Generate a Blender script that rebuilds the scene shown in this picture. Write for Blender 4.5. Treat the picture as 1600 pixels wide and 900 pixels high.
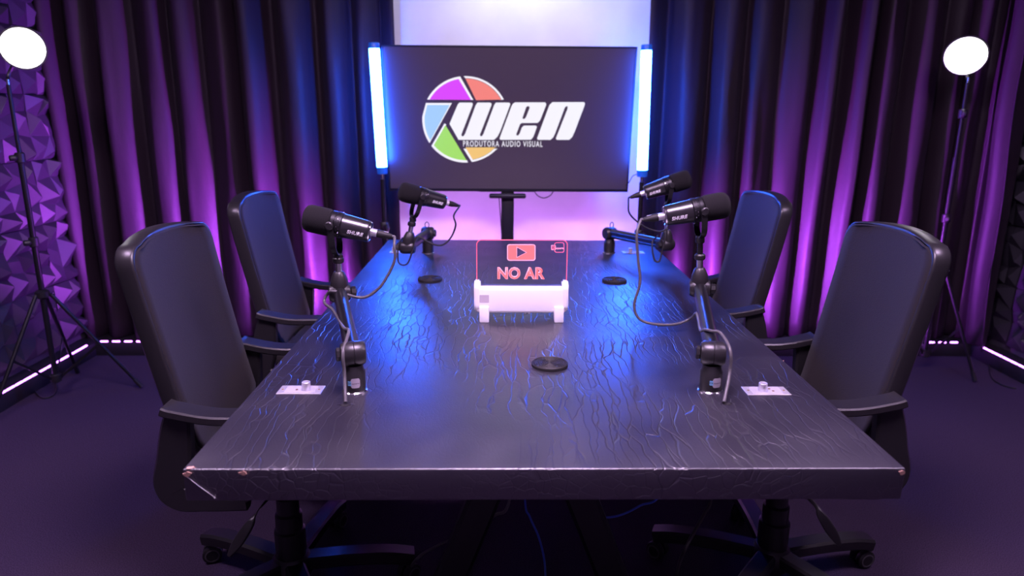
import bpy, bmesh, math, random
from mathutils import Vector, Matrix, Euler
random.seed(7)
PI = math.pi
S = bpy.context.scene
C = S.collection
for o in list(bpy.data.objects):
    bpy.data.objects.remove(o)

# ---------------------------------------------------------------- camera
F, PITCH, YAW, ROLL, H = 1090.0, .2455, .015, -.006, 1.32
_f = Vector((math.sin(YAW)*math.cos(PITCH), math.cos(YAW)*math.cos(PITCH), -math.sin(PITCH)))
_r = Vector((math.cos(YAW), -math.sin(YAW), 0)); _d = _f.cross(_r)
_c, _s = math.cos(ROLL), math.sin(ROLL)
R_, D_ = _c*_r + _s*_d, -_s*_r + _c*_d
CAM = Vector((0, 0, H))
cd = bpy.data.cameras.new('camera'); cam = bpy.data.objects.new('camera', cd); C.objects.link(cam)
m = Matrix((R_, -D_, -_f)).transposed().to_4x4(); m.translation = CAM
cam.matrix_world = m
cd.sensor_width = 36; cd.lens = F/1600*36; cd.clip_start = .02
cd.dof.use_dof = True; cd.dof.focus_distance = 1.75; cd.dof.aperture_fstop = 3.2
S.camera = cam

def ray(u, v): return R_*((u-800)/F) + D_*((v-450)/F) + _f
def onz(u, v, z): d = ray(u, v); return CAM + d*((z-H)/d.z)      # a photo point met with a level plane
def ony(u, v, y): d = ray(u, v); return CAM + d*(y/d.y)          # a photo point met with a plane of depth y

# ---------------------------------------------------------------- world, exposure
w = bpy.data.worlds.new('world'); S.world = w; w.use_nodes = True
w.node_tree.nodes['Background'].inputs[0].default_value = (.3, .2, .5, 1)
w.node_tree.nodes['Background'].inputs[1].default_value = .01
S.view_settings.view_transform = 'Standard'; S.view_settings.look = 'None'
S.view_settings.exposure = 0; S.view_settings.gamma = 1; S.view_settings.use_curve_mapping = False

# light levels (the fixtures themselves are built further down)
KEY = (60, 42, 68)            # unseen ceiling panels, added for key and fill light
WASH = 7.5                       # wall washer over the screen, watts
UPLIGHT = 64                    # purple floor floods, watts
TUBE = (2.4, 17, 170)           # blue tube lamps
DISC = (11, 10.3, 10.8)             # round lamps
STRIP = (5.5, 1.6, 9.5)         # floor LED strips

# ---------------------------------------------------------------- materials
MATS = {}
def mat(name, col=(.5, .5, .5), rough=.5, metal=0, spec=.5, emit=None, estr=1, sheen=0, coat=0):
    if name in MATS: return MATS[name]
    m = bpy.data.materials.new(name); m.use_nodes = True
    b = m.node_tree.nodes['Principled BSDF']
    b.inputs['Base Color'].default_value = (*col, 1); b.inputs['Roughness'].default_value = rough
    b.inputs['Metallic'].default_value = metal; b.inputs['Specular IOR Level'].default_value = spec
    b.inputs['Sheen Weight'].default_value = sheen; b.inputs['Coat Weight'].default_value = coat
    if emit:
        b.inputs['Emission Color'].default_value = (*emit, 1); b.inputs['Emission Strength'].default_value = estr
    MATS[name] = m
    return m
def nodes(m): return m.node_tree.nodes, m.node_tree.links
def tex(m, kind, scale, vec=None, **kw):
    N, L = nodes(m); t = N.new('ShaderNodeTex' + kind); t.inputs['Scale'].default_value = scale
    for k, v in kw.items():
        if k in t.inputs: t.inputs[k].default_value = v
        else: setattr(t, k, v)
    if vec: L.new(vec, t.inputs['Vector'])
    return t
def coord(m, scale=(1, 1, 1), rot=(0, 0, 0)):
    N, L = nodes(m); c = N.new('ShaderNodeTexCoord'); mp = N.new('ShaderNodeMapping')
    mp.inputs['Scale'].default_value = scale; mp.inputs['Rotation'].default_value = rot
    L.new(c.outputs['Object'], mp.inputs[0]); return mp.outputs[0]
def bump(m, sock, strength, dist, prev=None):
    N, L = nodes(m); b = N.new('ShaderNodeBump'); b.inputs['Strength'].default_value = strength
    b.inputs['Distance'].default_value = dist; L.new(sock, b.inputs['Height'])
    if prev: L.new(prev, b.inputs['Normal'])
    L.new(b.outputs[0], N['Principled BSDF'].inputs['Normal']); return b.outputs[0]
def ramp(m, sock, stops, to=None):
    N, L = nodes(m); r = N.new('ShaderNodeValToRGB'); L.new(sock, r.inputs[0])
    e = r.color_ramp.elements
    while len(e) < len(stops): e.new(.5)
    for i, (p, c) in enumerate(stops):
        e[i].position = p; e[i].color = (*c, 1) if len(c) == 3 else c
    if to: L.new(r.outputs[0], N['Principled BSDF'].inputs[to])
    return r.outputs[0]
def mul(m, a, b, op='MULTIPLY'):
    N, L = nodes(m); n = N.new('ShaderNodeMath'); n.operation = op
    for i, s in enumerate((a, b)):
        if isinstance(s, (int, float)): n.inputs[i].default_value = s
        else: L.new(s, n.inputs[i])
    return n.outputs[0]
def grain(m, scale, strength, dist=.001):
    return bump(m, tex(m, 'Noise', scale, coord(m), Detail=4).outputs[0], strength, dist)

def leatherette():
    m = mat('black_leatherette', (.008, .0062, .015), .38, spec=1.0)
    m.node_tree.nodes['Principled BSDF'].inputs['IOR'].default_value = 1.78
    N, L = nodes(m)
    c = coord(m)
    nz = tex(m, 'Noise', 5, c, Detail=3)
    add = N.new('ShaderNodeVectorMath'); add.operation = 'MULTIPLY_ADD'
    L.new(nz.outputs['Color'], add.inputs[0]); add.inputs[1].default_value = (.07, .24, .07); L.new(c, add.inputs[2])
    mp = N.new('ShaderNodeMapping'); mp.inputs['Scale'].default_value = (46, 3.4, 46); mp.inputs['Rotation'].default_value = (0, 0, .2)
    L.new(add.outputs[0], mp.inputs[0])
    v1 = tex(m, 'Voronoi', 1, mp.outputs[0], feature='DISTANCE_TO_EDGE')
    cre = ramp(m, v1.outputs['Distance'], [(0, (0, 0, 0)), (.05, (1, 1, 1))])
    msk = ramp(m, tex(m, 'Noise', 2.6, c, Detail=2).outputs[0], [(.40, (0, 0, 0)), (.55, (1, 1, 1))])
    inv = mul(m, 1, cre, 'SUBTRACT'); crease = mul(m, inv, msk)
    mp2 = N.new('ShaderNodeMapping'); mp2.inputs['Scale'].default_value = (130, 60, 130); mp2.inputs['Rotation'].default_value = (0, 0, -.5)
    L.new(add.outputs[0], mp2.inputs[0])
    v2 = tex(m, 'Voronoi', 1, mp2.outputs[0], feature='DISTANCE_TO_EDGE')
    fine = ramp(m, v2.outputs['Distance'], [(0, (0, 0, 0)), (.14, (1, 1, 1))])
    n1 = bump(m, mul(m, 1, crease, 'SUBTRACT'), .55, .0016)
    n2 = bump(m, fine, .2, .0004, n1)
    n3 = bump(m, tex(m, 'Noise', 420, c, Detail=2).outputs[0], .18, .0004, n2)
    n4 = bump(m, tex(m, 'Noise', 7, c, Detail=2).outputs[0], .12, .004, n3)
    ramp(m, tex(m, 'Noise', 9, c, Detail=4).outputs[0], [(.3, (.34,)*3), (.7, (.42,)*3)], 'Roughness')
    return m
def carpet():
    m = mat('charcoal_carpet', (.05, .045, .055), .95, spec=.1)
    c = coord(m)
    n = tex(m, 'Noise', 300, c, Detail=3)
    ramp(m, n.outputs[0], [(.3, (.024, .015, .031)), (.7, (.066, .045, .084))], 'Base Color')
    b = bump(m, n.outputs[0], .6, .003)
    st = tex(m, 'Noise', 60, coord(m, (1, 6, 1), (0, 0, .6)), Detail=2)
    bump(m, st.outputs[0], .25, .003, b)
    return m
def curtain_mat():
    m = mat('dark_satin_curtain', (.021, .013, .020), .5, spec=.16, sheen=.02)
    n = tex(m, 'Noise', 6, coord(m, (1.6, 1, .7)), Detail=4)
    b = bump(m, n.outputs[0], .28, .018)
    bump(m, tex(m, 'Noise', 500, coord(m), Detail=1).outputs[0], .1, .0006, b)
    return m
def white_wall():
    m = mat('white_painted_wall', (.82, .8, .82), .75)
    ramp(m, tex(m, 'Noise', 4, coord(m), Detail=5).outputs[0], [(.35, (.68, .68, .71)), (.65, (.76, .76, .78))], 'Base Color')
    grain(m, 120, .06); return m

LEATHER, CARPET, CURT, WHITEW = leatherette(), carpet(), curtain_mat(), white_wall()
DARKW = mat('dark_painted_wall', (.03, .028, .035), .8); grain(DARKW, 90, .1)
GREYW = mat('mauve_painted_wall', (.22, .18, .23), .8); grain(GREYW, 90, .1)
CEIL = mat('dark_ceiling_paint', (.03, .027, .033), .85); grain(CEIL, 60, .1)
FOAM = mat('dark_wall_foam', (.022, .02, .027), .5, spec=.4); grain(FOAM, 350, .25)
CURB = mat('black_skirting', (.015, .014, .018), .5); grain(CURB, 200, .1)
PLAST = mat('black_plastic', (.011, .010, .011), .42, spec=.5); grain(PLAST, 700, .12, .0004)
PLAST2 = mat('black_soft_plastic', (.016, .0145, .016), .36, spec=.55); grain(PLAST2, 500, .08, .0004)
FABRIC = mat('black_mesh_fabric', (.0165, .013, .0135), .8, spec=.25, sheen=.05)
_c = coord(FABRIC); bump(FABRIC, tex(FABRIC, 'Voronoi', 420, _c).outputs['Distance'], .35, .0012)
BLACKM = mat('black_metal', (.010, .0095, .011), .38, metal=.3, spec=.5); grain(BLACKM, 300, .06, .0004)
ARMM = mat('satin_black_aluminium', (.05, .048, .055), .3, metal=.85); grain(ARMM, 500, .05, .0003)
CHROME = mat('chrome', (.75, .74, .76), .18, metal=1); grain(CHROME, 200, .02, .0002)
ALU = mat('brushed_aluminium', (.8, .78, .8), .38, metal=.75)
bump(ALU, tex(ALU, 'Noise', 90, coord(ALU, (1, 14, 1)), Detail=2).outputs[0], .1, .0005)
ALU2 = mat('grey_label_print', (.38, .37, .45), .5); grain(ALU2, 200, .05, .0003)
FOAMB = mat('black_windscreen_foam', (.012, .011, .012), .95, spec=.15, sheen=.04)
bump(FOAMB, tex(FOAMB, 'Voronoi', 900, coord(FOAMB)).outputs['Distance'], .6, .001)
MICB = mat('black_satin_enamel', (.014, .013, .015), .3, spec=.6, coat=.2); grain(MICB, 600, .05, .0003)
RUBBER = mat('black_rubber', (.010, .009, .010), .6); grain(RUBBER, 300, .1, .0005)
BLUEC = mat('blue_cable_jacket', (.02, .08, .45), .5); grain(BLUEC, 300, .05, .0004)
GREYC = mat('grey_cable_jacket', (.09, .085, .09), .45); grain(GREYC, 300, .05, .0004)
WHITEP = mat('white_plastic', (.86, .85, .87), .4); grain(WHITEP, 400, .03, .0003)
PRINT = mat('white_print', (.8, .79, .8), .5); grain(PRINT, 300, .03, .0002)
STICK = mat('silver_sticker', (.42, .38, .42), .5); grain(STICK, 300, .03, .0002)
CYAN = mat('cyan_sticker', (.2, .5, .75), .5); grain(CYAN, 300, .03, .0002)
DARKP = mat('dark_print', (.03, .025, .05), .5); grain(DARKP, 300, .03, .0002)
WORN = mat('worn_tan_backing', (.55, .33, .25), .85); grain(WORN, 250, .4, .001)
HOLE = mat('dark_hole', (.008, .007, .008), .9); grain(HOLE, 200, .1)
BRASS = mat('brass_screw', (.45, .3, .15), .4, metal=.8); grain(BRASS, 200, .1)
TAGM = mat('grey_tag', (.5, .45, .48), .4); grain(TAGM, 200, .05, .0003)
BLUECAP = mat('blue_translucent_cap', (.02, .12, .5), .3, emit=(.0, .05, .35), estr=.6); grain(BLUECAP, 200, .03, .0003)
def emis(name, col, st=1.0): return mat(name, (.01, .01, .01), .5, emit=col, estr=st)
SCREEN = mat('backlit_dark_screen', (.012, .01, .014), .32, spec=.5, emit=(.042, .024, .045), estr=1); grain(SCREEN, 800, .02, .0002)
TUBEM = mat('blue_tube_glow', (.5, .6, .8), .4, emit=TUBE)
DISCM = mat('lamp_diffuser_glow', (.8, .8, .8), .5, emit=DISC)
LEDM = mat('purple_led_glow', (.5, .3, .6), .4, emit=STRIP)
PANELM = mat('added_key_glow', (.8, .8, .8), .5, emit=KEY)
PARM = mat('purple_lens_glow', (.3, .1, .5), .3, emit=(1.6, .25, 3.2))
WASHM = mat('cool_lens_glow', (.6, .6, .7), .3, emit=(2, 2, 2.6))
PINK = mat('pink_edge_glow', (.6, .1, .15), .4, emit=(1.0, .13, .24), estr=1.0)
REDG = mat('red_engraving_glow', (.6, .1, .1), .4, emit=(.88, .13, .14), estr=1.0)
PINKL = mat('pale_pink_engraving_glow', (.6, .3, .4), .4, emit=(1.0, .30, .42), estr=1.0)
def acrylic():
    m = mat('clear_acrylic', (1, 1, 1), .05); N, L = nodes(m)
    t = N.new('ShaderNodeBsdfTransparent'); g = N.new('ShaderNodeBsdfGlossy'); mx = N.new('ShaderNodeMixShader')
    fr = N.new('ShaderNodeFresnel'); fr.inputs[0].default_value = 1.4
    t.inputs[0].default_value = (.93, .90, .93, 1); g.inputs['Roughness'].default_value = .04
    L.new(fr.outputs[0], mx.inputs[0]); L.new(t.outputs[0], mx.inputs[1]); L.new(g.outputs[0], mx.inputs[2])
    L.new(mx.outputs[0], N['Material Output'].inputs[0]); return m
ACRY = acrylic()

# ---------------------------------------------------------------- mesh helpers
def T(x=0, y=0, z=0): return Matrix.Translation((x, y, z))
def RZ(a): return Matrix.Rotation(a, 4, 'Z')
def RX(a): return Matrix.Rotation(a, 4, 'X')
def RY(a): return Matrix.Rotation(a, 4, 'Y')
def frame(p, zdir, xhint=(1, 0, 0)):
    z = Vector(zdir).normalized(); x = Vector(xhint); x = (x - z*x.dot(z))
    if x.length < 1e-5: x = Vector((0, 1, 0)) - z*z.y
    x.normalize(); y = z.cross(x); m = Matrix((x, y, z)).transposed().to_4x4(); m.translation = Vector(p); return m
def B(): return bmesh.new()
def add_box(bm, c, s, bev=0, seg=2, mx=None):
    r = bmesh.ops.create_cube(bm, size=1)
    vs = r['verts']
    bmesh.ops.scale(bm, vec=s, verts=vs)
    if bev:
        es = list({e for v in vs for e in v.link_edges})
        rr = bmesh.ops.bevel(bm, geom=es, offset=bev, segments=seg, affect='EDGES', profile=.5)
        vs = list({v for f in rr['faces'] for v in f.verts} | {v for v in vs if v.is_valid})
    M = T(*c)
    if mx is not None: M = mx @ M
    bmesh.ops.transform(bm, matrix=M, verts=vs)
    return bm
def box(c, s, bev=0, seg=2, mx=None): return add_box(B(), c, s, bev, seg, mx)
def add_lathe(bm, prof, n=24, mx=None, caps=True):
    mx = mx or Matrix(); rings = []
    for r, z in prof:
        rings.append([bm.verts.new(mx @ Vector((r*math.cos(2*PI*i/n), r*math.sin(2*PI*i/n), z))) for i in range(n)])
    for a, b in zip(rings, rings[1:]):
        for i in range(n): bm.faces.new((a[i], a[(i+1) % n], b[(i+1) % n], b[i]))
    if caps:
        bm.faces.new(rings[0][::-1]); bm.faces.new(rings[-1])
    return bm
def lathe(prof, n=24, mx=None, caps=True): return add_lathe(B(), prof, n, mx, caps)
def add_cyl(bm, p0, p1, r0, r1=None, n=16):
    p0, p1 = Vector(p0), Vector(p1); r1 = r0 if r1 is None else r1
    return add_lathe(bm, [(r0, 0), (r1, (p1-p0).length)], n, frame(p0, p1-p0))
def cyl(p0, p1, r0, r1=None, n=16): return add_cyl(B(), p0, p1, r0, r1, n)
def spline(pts, k=8):
    P = [Vector(p) for p in pts]; P = [2*P[0]-P[1]] + P + [2*P[-1]-P[-2]]; out = []
    for i in range(1, len(P)-2):
        a, b, c, d = P[i-1:i+3]
        for j in range(k):
            t = j/k
            out.append(.5*((2*b) + (c-a)*t + (2*a-5*b+4*c-d)*t*t + (3*b-a-3*c+d)*t**3))
    out.append(P[-2]); return out
def add_tube(bm, pts, r, n=8, k=8, sx=1, sy=1, up=None, smooth=True):
    P = spline(pts, k) if smooth else [Vector(p) for p in pts]
    rings = []; prev = Vector(up) if up else None
    for i, p in enumerate(P):
        t = (P[min(i+1, len(P)-1)] - P[max(i-1, 0)]).normalized()
        if prev is None: prev = Vector((0, 0, 1)) if abs(t.z) < .9 else Vector((1, 0, 0))
        u = (prev - t*prev.dot(t)).normalized(); v = t.cross(u)
        if not up: prev = u
        rr = r(i/(len(P)-1)) if callable(r) else r
        rings.append([bm.verts.new(p + u*math.cos(2*PI*j/n)*rr*sx + v*math.sin(2*PI*j/n)*rr*sy) for j in range(n)])
    for a, b in zip(rings, rings[1:]):
        for j in range(n): bm.faces.new((a[j], a[(j+1) % n], b[(j+1) % n], b[j]))
    bm.faces.new(rings[0][::-1]); bm.faces.new(rings[-1])
    return bm
def tube(pts, r, n=8, k=8, **kw): return add_tube(B(), pts, r, n, k, **kw)
def add_bar(bm, pts, wid, thick, side, k=6, smooth=True):
    """a flat bar of rectangular section swept along pts; side = direction of its thickness"""
    P = spline(pts, k) if smooth else [Vector(p) for p in pts]
    rings = []; sd = Vector(side).normalized()
    for i, p in enumerate(P):
        t = (P[min(i+1, len(P)-1)] - P[max(i-1, 0)]).normalized(); u = sd.cross(t).normalized()
        q = i/(len(P)-1)
        a = (wid(q) if callable(wid) else wid)/2; b = thick/2; e = min(a, b)*.35
        sec = [(-a+e, -b), (a-e, -b), (a, -b+e), (a, b-e), (a-e, b), (-a+e, b), (-a, b-e), (-a, -b+e)]
        rings.append([bm.verts.new(p + u*x + sd*y) for x, y in sec])
    n = 8
    for a, b in zip(rings, rings[1:]):
        for j in range(n): bm.faces.new((a[j], a[(j+1) % n], b[(j+1) % n], b[j]))
    bm.faces.new(rings[0][::-1]); bm.faces.new(rings[-1]); return bm
def bar(*a, **k): return add_bar(B(), *a, **k)
def curve_mesh(loops, depth=0.0):
    """filled flat outline (holes allowed) in the xy plane, optional thickness"""
    cu = bpy.data.curves.new('outline', 'CURVE'); cu.dimensions = '2D'; cu.fill_mode = 'BOTH'; cu.extrude = depth
    for lp in loops:
        s = cu.splines.new('POLY'); s.points.add(len(lp)-1); s.use_cyclic_u = True
        for i, p in enumerate(lp): s.points[i].co = (p[0], p[1], 0, 1)
    o = bpy.data.objects.new('outline', cu); C.objects.link(o)
    dg = bpy.context.evaluated_depsgraph_get(); me = bpy.data.meshes.new_from_object(o.evaluated_get(dg))
    bm = B(); bm.from_mesh(me); bpy.data.meshes.remove(me); bpy.data.objects.remove(o); bpy.data.curves.remove(cu)
    return bm
def text_mesh(s, wid, hgt, offset=0.0, shear=0.0, space=1.0, depth=0.0):
    """lettering centred on the origin, fitted to wid x hgt in the xy plane"""
    cu = bpy.data.curves.new('lettering', 'FONT'); cu.body = s; cu.size = 1; cu.offset = offset; cu.shear = shear
    cu.space_character = space; cu.resolution_u = 3
    o = bpy.data.objects.new('lettering', cu); C.objects.link(o)
    dg = bpy.context.evaluated_depsgraph_get(); me = bpy.data.meshes.new_from_object(o.evaluated_get(dg))
    bm = B(); bm.from_mesh(me); bpy.data.meshes.remove(me); bpy.data.objects.remove(o); bpy.data.curves.remove(cu)
    xs = [v.co.x for v in bm.verts]; ys = [v.co.y for v in bm.verts]
    x0, x1, y0, y1 = min(xs), max(xs), min(ys), max(ys)
    for v in bm.verts:
        v.co = Vector(((v.co.x-(x0+x1)/2)*wid/(x1-x0), (v.co.y-(y0+y1)/2)*hgt/(y1-y0), 0))
    if depth: thicken(bm, depth)
    return bm
def thicken(bm, d):
    r = bmesh.ops.extrude_face_region(bm, geom=bm.faces[:])
    bmesh.ops.translate(bm, vec=(0, 0, d), verts=[v for v in r['geom'] if isinstance(v, bmesh.types.BMVert)])
    bmesh.ops.recalc_face_normals(bm, faces=bm.faces)
def rrect(x0, y0, x1, y1, r, n=6, corners=(1, 1, 1, 1)):
    out = []
    for i, (cx, cy, a) in enumerate(((x1-r, y1-r, 0), (x0+r, y1-r, 90), (x0+r, y0+r, 180), (x1-r, y0+r, 270))):
        if corners[i]:
            for k in range(n+1):
                t = math.radians(a + 90*k/n); out.append((cx+r*math.cos(t), cy+r*math.sin(t)))
        else: out.append(((x1, x0, x0, x1)[i], (y1, y1, y0, y0)[i]))
    return out
def xf(bm, mx): bmesh.ops.transform(bm, matrix=mx, verts=bm.verts); return bm
def obj(name, bm, material, parent=None, sharp=35, loc=None):
    if isinstance(bm, bpy.types.Mesh): me = bm
    else:
        bmesh.ops.recalc_face_normals(bm, faces=bm.faces)
        me = bpy.data.meshes.new(name); bm.to_mesh(me); bm.free()
        me.materials.append(material)
        if sharp:
            for p in me.polygons: p.use_smooth = True
            me.set_sharp_from_angle(angle=math.radians(sharp))
    o = bpy.data.objects.new(name, me); C.objects.link(o)
    if parent: o.parent = parent
    if loc: o.location = loc
    return o
def tag(o, label, cat, group=None):
    o['label'] = label; o['category'] = cat
    if group: o['group'] = group
    return o
def thing(name, label, cat, loc=(0, 0, 0), rz=0, group=None):
    o = bpy.data.objects.new(name, None); C.objects.link(o); o.location = loc; o.rotation_euler = (0, 0, rz)
    o.empty_display_size = .1
    return tag(o, label, cat, group)
def struct(name, bm, m, parent=None, sharp=35):
    o = obj(name, bm, m, parent, sharp)
    if not parent: o['kind'] = 'structure'
    return o

# ---------------------------------------------------------------- the room
XL, XR, YB, YF, ZC = -2.37, 2.77, 3.92, -1.3, 2.6
struct('floor', box(((XL+XR)/2, (YB+YF)/2, -.05), (XR-XL+.2, YB-YF+.2, .1)), CARPET, sharp=0)
struct('ceiling', box(((XL+XR)/2, (YB+YF)/2, ZC+.05), (XR-XL+.2, YB-YF+.2, .1)), CEIL, sharp=0)
struct('wall_back', box(((XL+XR)/2, YB+.05, ZC/2), (XR-XL+.2, .1, ZC)), WHITEW, sharp=0)
struct('wall_front', box(((XL+XR)/2, YF-.05, ZC/2), (XR-XL+.2, .1, ZC)), GREYW, sharp=0)
wl = struct('wall_left', box((XL-.05, (YB+YF)/2, ZC/2), (.1, YB-YF, ZC)), DARKW, sharp=0)
wr = struct('wall_right', box((XR+.05, (YB+YF)/2, ZC/2), (.1, YB-YF, ZC)), DARKW, sharp=0)
struct('baseboard_back', box(((-2.25+2.65)/2, (3.70+YB)/2, .037), (4.9, YB-3.70, .074), .004), CURB)
struct('baseboard_left', box(((XL-2.25)/2, (YF+YB)/2, .037), (-2.25-XL, YB-YF, .074), .004), CURB)
struct('baseboard_right', box(((XR+2.65)/2, (YF+YB)/2, .037), (XR-2.65, YB-YF, .074), .004), CURB)

# faceted foam panels on the side walls: one panel mesh of irregular pyramids, repeated
def foam_mesh(seed, s=.32, n=3, d=.085):
    rnd = random.Random(seed); bm = B(); st = s/n
    P = {}
    for i in range(n+1):
        for j in range(n+1):
            e = i in (0, n) or j in (0, n)
            jx = 0 if i in (0, n) else rnd.uniform(-.28, .28)*st; jy = 0 if j in (0, n) else rnd.uniform(-.28, .28)*st
            P[i, j] = bm.verts.new((.008 + (rnd.uniform(.0, .02) if e else rnd.uniform(0, .03)), -s/2+i*st+jx, j*st+jy))
    for i in range(n):
        for j in range(n):
            q = [P[i, j], P[i+1, j], P[i+1, j+1], P[i, j+1]]
            c = sum((v.co for v in q), Vector())/4
            a = bm.verts.new((d*rnd.uniform(.35, 1), c.y+rnd.uniform(-.3, .3)*st, c.z+rnd.uniform(-.3, .3)*st))
            for k in range(4): bm.faces.new((q[k], q[(k+1) % 4], a))
    # back plate and sides
    b = {}
    for k, (i, j) in enumerate(((0, 0), (n, 0), (n, n), (0, n))): b[k] = bm.verts.new((0, P[i, j].co.y, P[i, j].co.z))
    bm.faces.new([b[k] for k in range(4)][::-1])
    for k, run in enumerate(([(i, 0) for i in range(n+1)], [(n, j) for j in range(n+1)], [(i, n) for i in range(n, -1, -1)], [(0, j) for j in range(n, -1, -1)])):
        bm.faces.new([P[r] for r in run][::-1] + [b[k], b[(k+1) % 4]])
    bmesh.ops.recalc_face_normals(bm, faces=bm.faces)
    me = bpy.data.meshes.new('foam_panel'); bm.to_mesh(me); bm.free(); me.materials.append(FOAM); return me
FM = [foam_mesh(s) for s in range(6)]
for wall, x0, flip in ((wl, XL, 0), (wr, XR, PI)):
    for a in range(9):
        for b in range(7):
            o = obj('foam_panel', random.choice(FM), None, wall)
            o.location = (x0, YB-.18-a*.322, .11+b*.322); o.rotation_euler = (0, 0, flip)

# curtains: one hanging cloth each side of the screen wall
def curtain(name, label, x0, x1, seed, wrap=0.0):
    rnd = random.Random(seed); L = x1-x0
    cr = []; x = x0
    while x < x1+wrap:                      # crest positions, irregular pleats
        cr.append(x); x += rnd.choice((.11, .14, .17, .21))*rnd.uniform(.9, 1.12)
    sc = (x1+wrap-x0)/(cr[-1]-x0); cr = [x0+(c-x0)*sc for c in cr]
    amp = [rnd.uniform(.055, .085) for _ in cr]; lean = [rnd.uniform(-.25, .25) for _ in cr]
    drift = [rnd.uniform(-.02, .02) for _ in cr]; drift[0] = drift[-1] = 0
    cols = []
    for i in range(len(cr)-1):
        for k in range(12): cols.append((i, k/12))
    cols.append((len(cr)-2, 1.0))
    bm = B(); rows = 28; z0, z1 = .078, ZC-.02; G = []
    for r in range(rows+1):
        q = r/rows; z = z0+(z1-z0)*q; row = []
        for i, t in cols:
            xa = cr[i]+drift[i]*(1-q); xb = cr[i+1]+drift[i+1]*(1-q)
            ph = t + .10*math.sin(2*PI*t)*(1+lean[i])
            A = amp[i]*(1-t)+amp[i+1]*t
            prof = .5+.5*math.cos(2*PI*t); prof = prof**1.35
            y = 3.865 - A*1.75*prof*(.75+.25*math.sin(q*3+i)) + .006*math.sin(z*7+i*1.7)*prof
            X = xa+(xb-xa)*ph
            if X > x1 and wrap:             # round the corner and run along the side wall
                s = min(X-x1, wrap); a = min(1, s/.12)*PI/2; off = 3.865-y
                X, y = x1 + .06*math.sin(a) - off*math.sin(a), 3.865 - off*math.cos(a) - max(0, s-.04)
            row.append(bm.verts.new((X, y, z)))
        G.append(row)
    for a, b in zip(G, G[1:]):
        for i in range(len(a)-1): bm.faces.new((a[i], a[i+1], b[i+1], b[i]))
    bmesh.ops.recalc_face_normals(bm, faces=bm.faces)
    o = obj(name, bm, CURT, sharp=0)
    for p in o.data.polygons: p.use_smooth = True
    sm = o.modifiers.new('thickness', 'SOLIDIFY'); sm.thickness = .0025
    return tag(o, label, 'curtain', 'pleated curtains beside the screen')
curtain('curtain', 'dark pleated floor-length curtain behind the chairs left of the screen', -2.33, -.555, 3)
curtain('curtain', 'dark pleated floor-length curtain behind the chairs right of the screen', .745, 2.62, 11, wrap=.36)

# LED strips lying along the skirting: every lit dash is a part
led_bm = box((0, 0, 0), (.042, .008, .008), .002, 1); led_me = bpy.data.meshes.new('led'); led_bm.to_mesh(led_bm and led_me); led_bm.free(); led_me.materials.append(LEDM)
led2_bm = box((0, 0, 0), (.052, .008, .008), .002, 1); led2 = bpy.data.meshes.new('led_long'); led2_bm.to_mesh(led2); led2_bm.free(); led2.materials.append(LEDM)
def led_strip(label, p0, p1, step, me):
    p0, p1 = Vector(p0), Vector(p1); d = p1-p0; a = math.atan2(d.y, d.x)
    t = thing('led_strip', label, 'light strip', p0, a, 'purple floor light strips')
    obj('backing_tape', box((d.length/2, 0, .0015), (d.length, .010, .003)), CURB, t)
    for i in range(int(d.length/step)):
        o = obj('led', me, None, t); o.location = (step*(i+.5), 0, .007)
led_strip('dashed purple light strip along the foot of the back curtains', (-2.235, 3.707, .074), (2.635, 3.707, .074), .066, led_me)
led_strip('purple light strip along the foot of the left faceted wall', (-2.257, 1.9, .074), (-2.257, 3.66, .074), .058, led2)
led_strip('purple light strip along the foot of the right wall', (2.657, 1.9, .074), (2.657, 3.66, .074), .058, led2)

# ---------------------------------------------------------------- added key panels, ceiling washer and floor floods
def area(name, parent, energy, col, size, loc, target, spread=PI, size_y=None):
    l = bpy.data.lights.new(name, 'AREA'); l.energy = energy; l.color = col; l.size = size; l.spread = spread
    if size_y: l.shape = 'RECTANGLE'; l.size_y = size_y
    o = bpy.data.objects.new(name, l); C.objects.link(o)
    d = (Vector(target)-Vector(loc)).normalized()
    o.location = loc; o.rotation_euler = d.to_track_quat('-Z', 'Y').to_euler(); return o
for x, y, k, lab in ((-1.55, 1.2, .42, 'over the aisle left of the table'), (1.7, 1.2, .42, 'over the aisle right of the table'), (.075, .95, .66, 'over the near half of the table')):
    t = thing('added_key_panel', 'unseen square key light panel added on the ceiling ' + lab, 'ceiling light', (x, y, ZC), 0, 'added ceiling key panels')  # unseen panels, added to light the chairs and the floor under the table
    obj('frame', box((0, 0, -.02), (k+.06, k+.06, .04), .004), WHITEP, t)
    obj('diffuser', box((0, 0, -.043), (k, k, .006)), PANELM, t, 0)
t = thing('wall_washer', 'small ceiling washer lamp aimed at the white wall', 'ceiling light', (.1, 3.25, ZC))
obj('mount', lathe([(.05, -.02), (.05, 0)], 20), BLACKM, t); obj('arm', cyl((0, 0, -.02), (0, 0, -.08), .012), BLACKM, t)
wd = Vector((.0, .62, -.62)).normalized()
obj('head', lathe([(.03, -.06), (.045, -.05), (.06, .05), (.055, .05), (.05, .03)], 24, frame((0, 0, -.11), wd)), BLACKM, t)
obj('lens', lathe([(.05, .03), (.05, .034)], 24, frame((0, 0, -.11), wd)), WASHM, t)
area('wall_washer_light', None, WASH, (.66, .72, 1.0), .1, Vector((.1, 3.25, ZC-.11))+wd*.06, (.1, 3.92, 2.05), spread=2.2)
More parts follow.
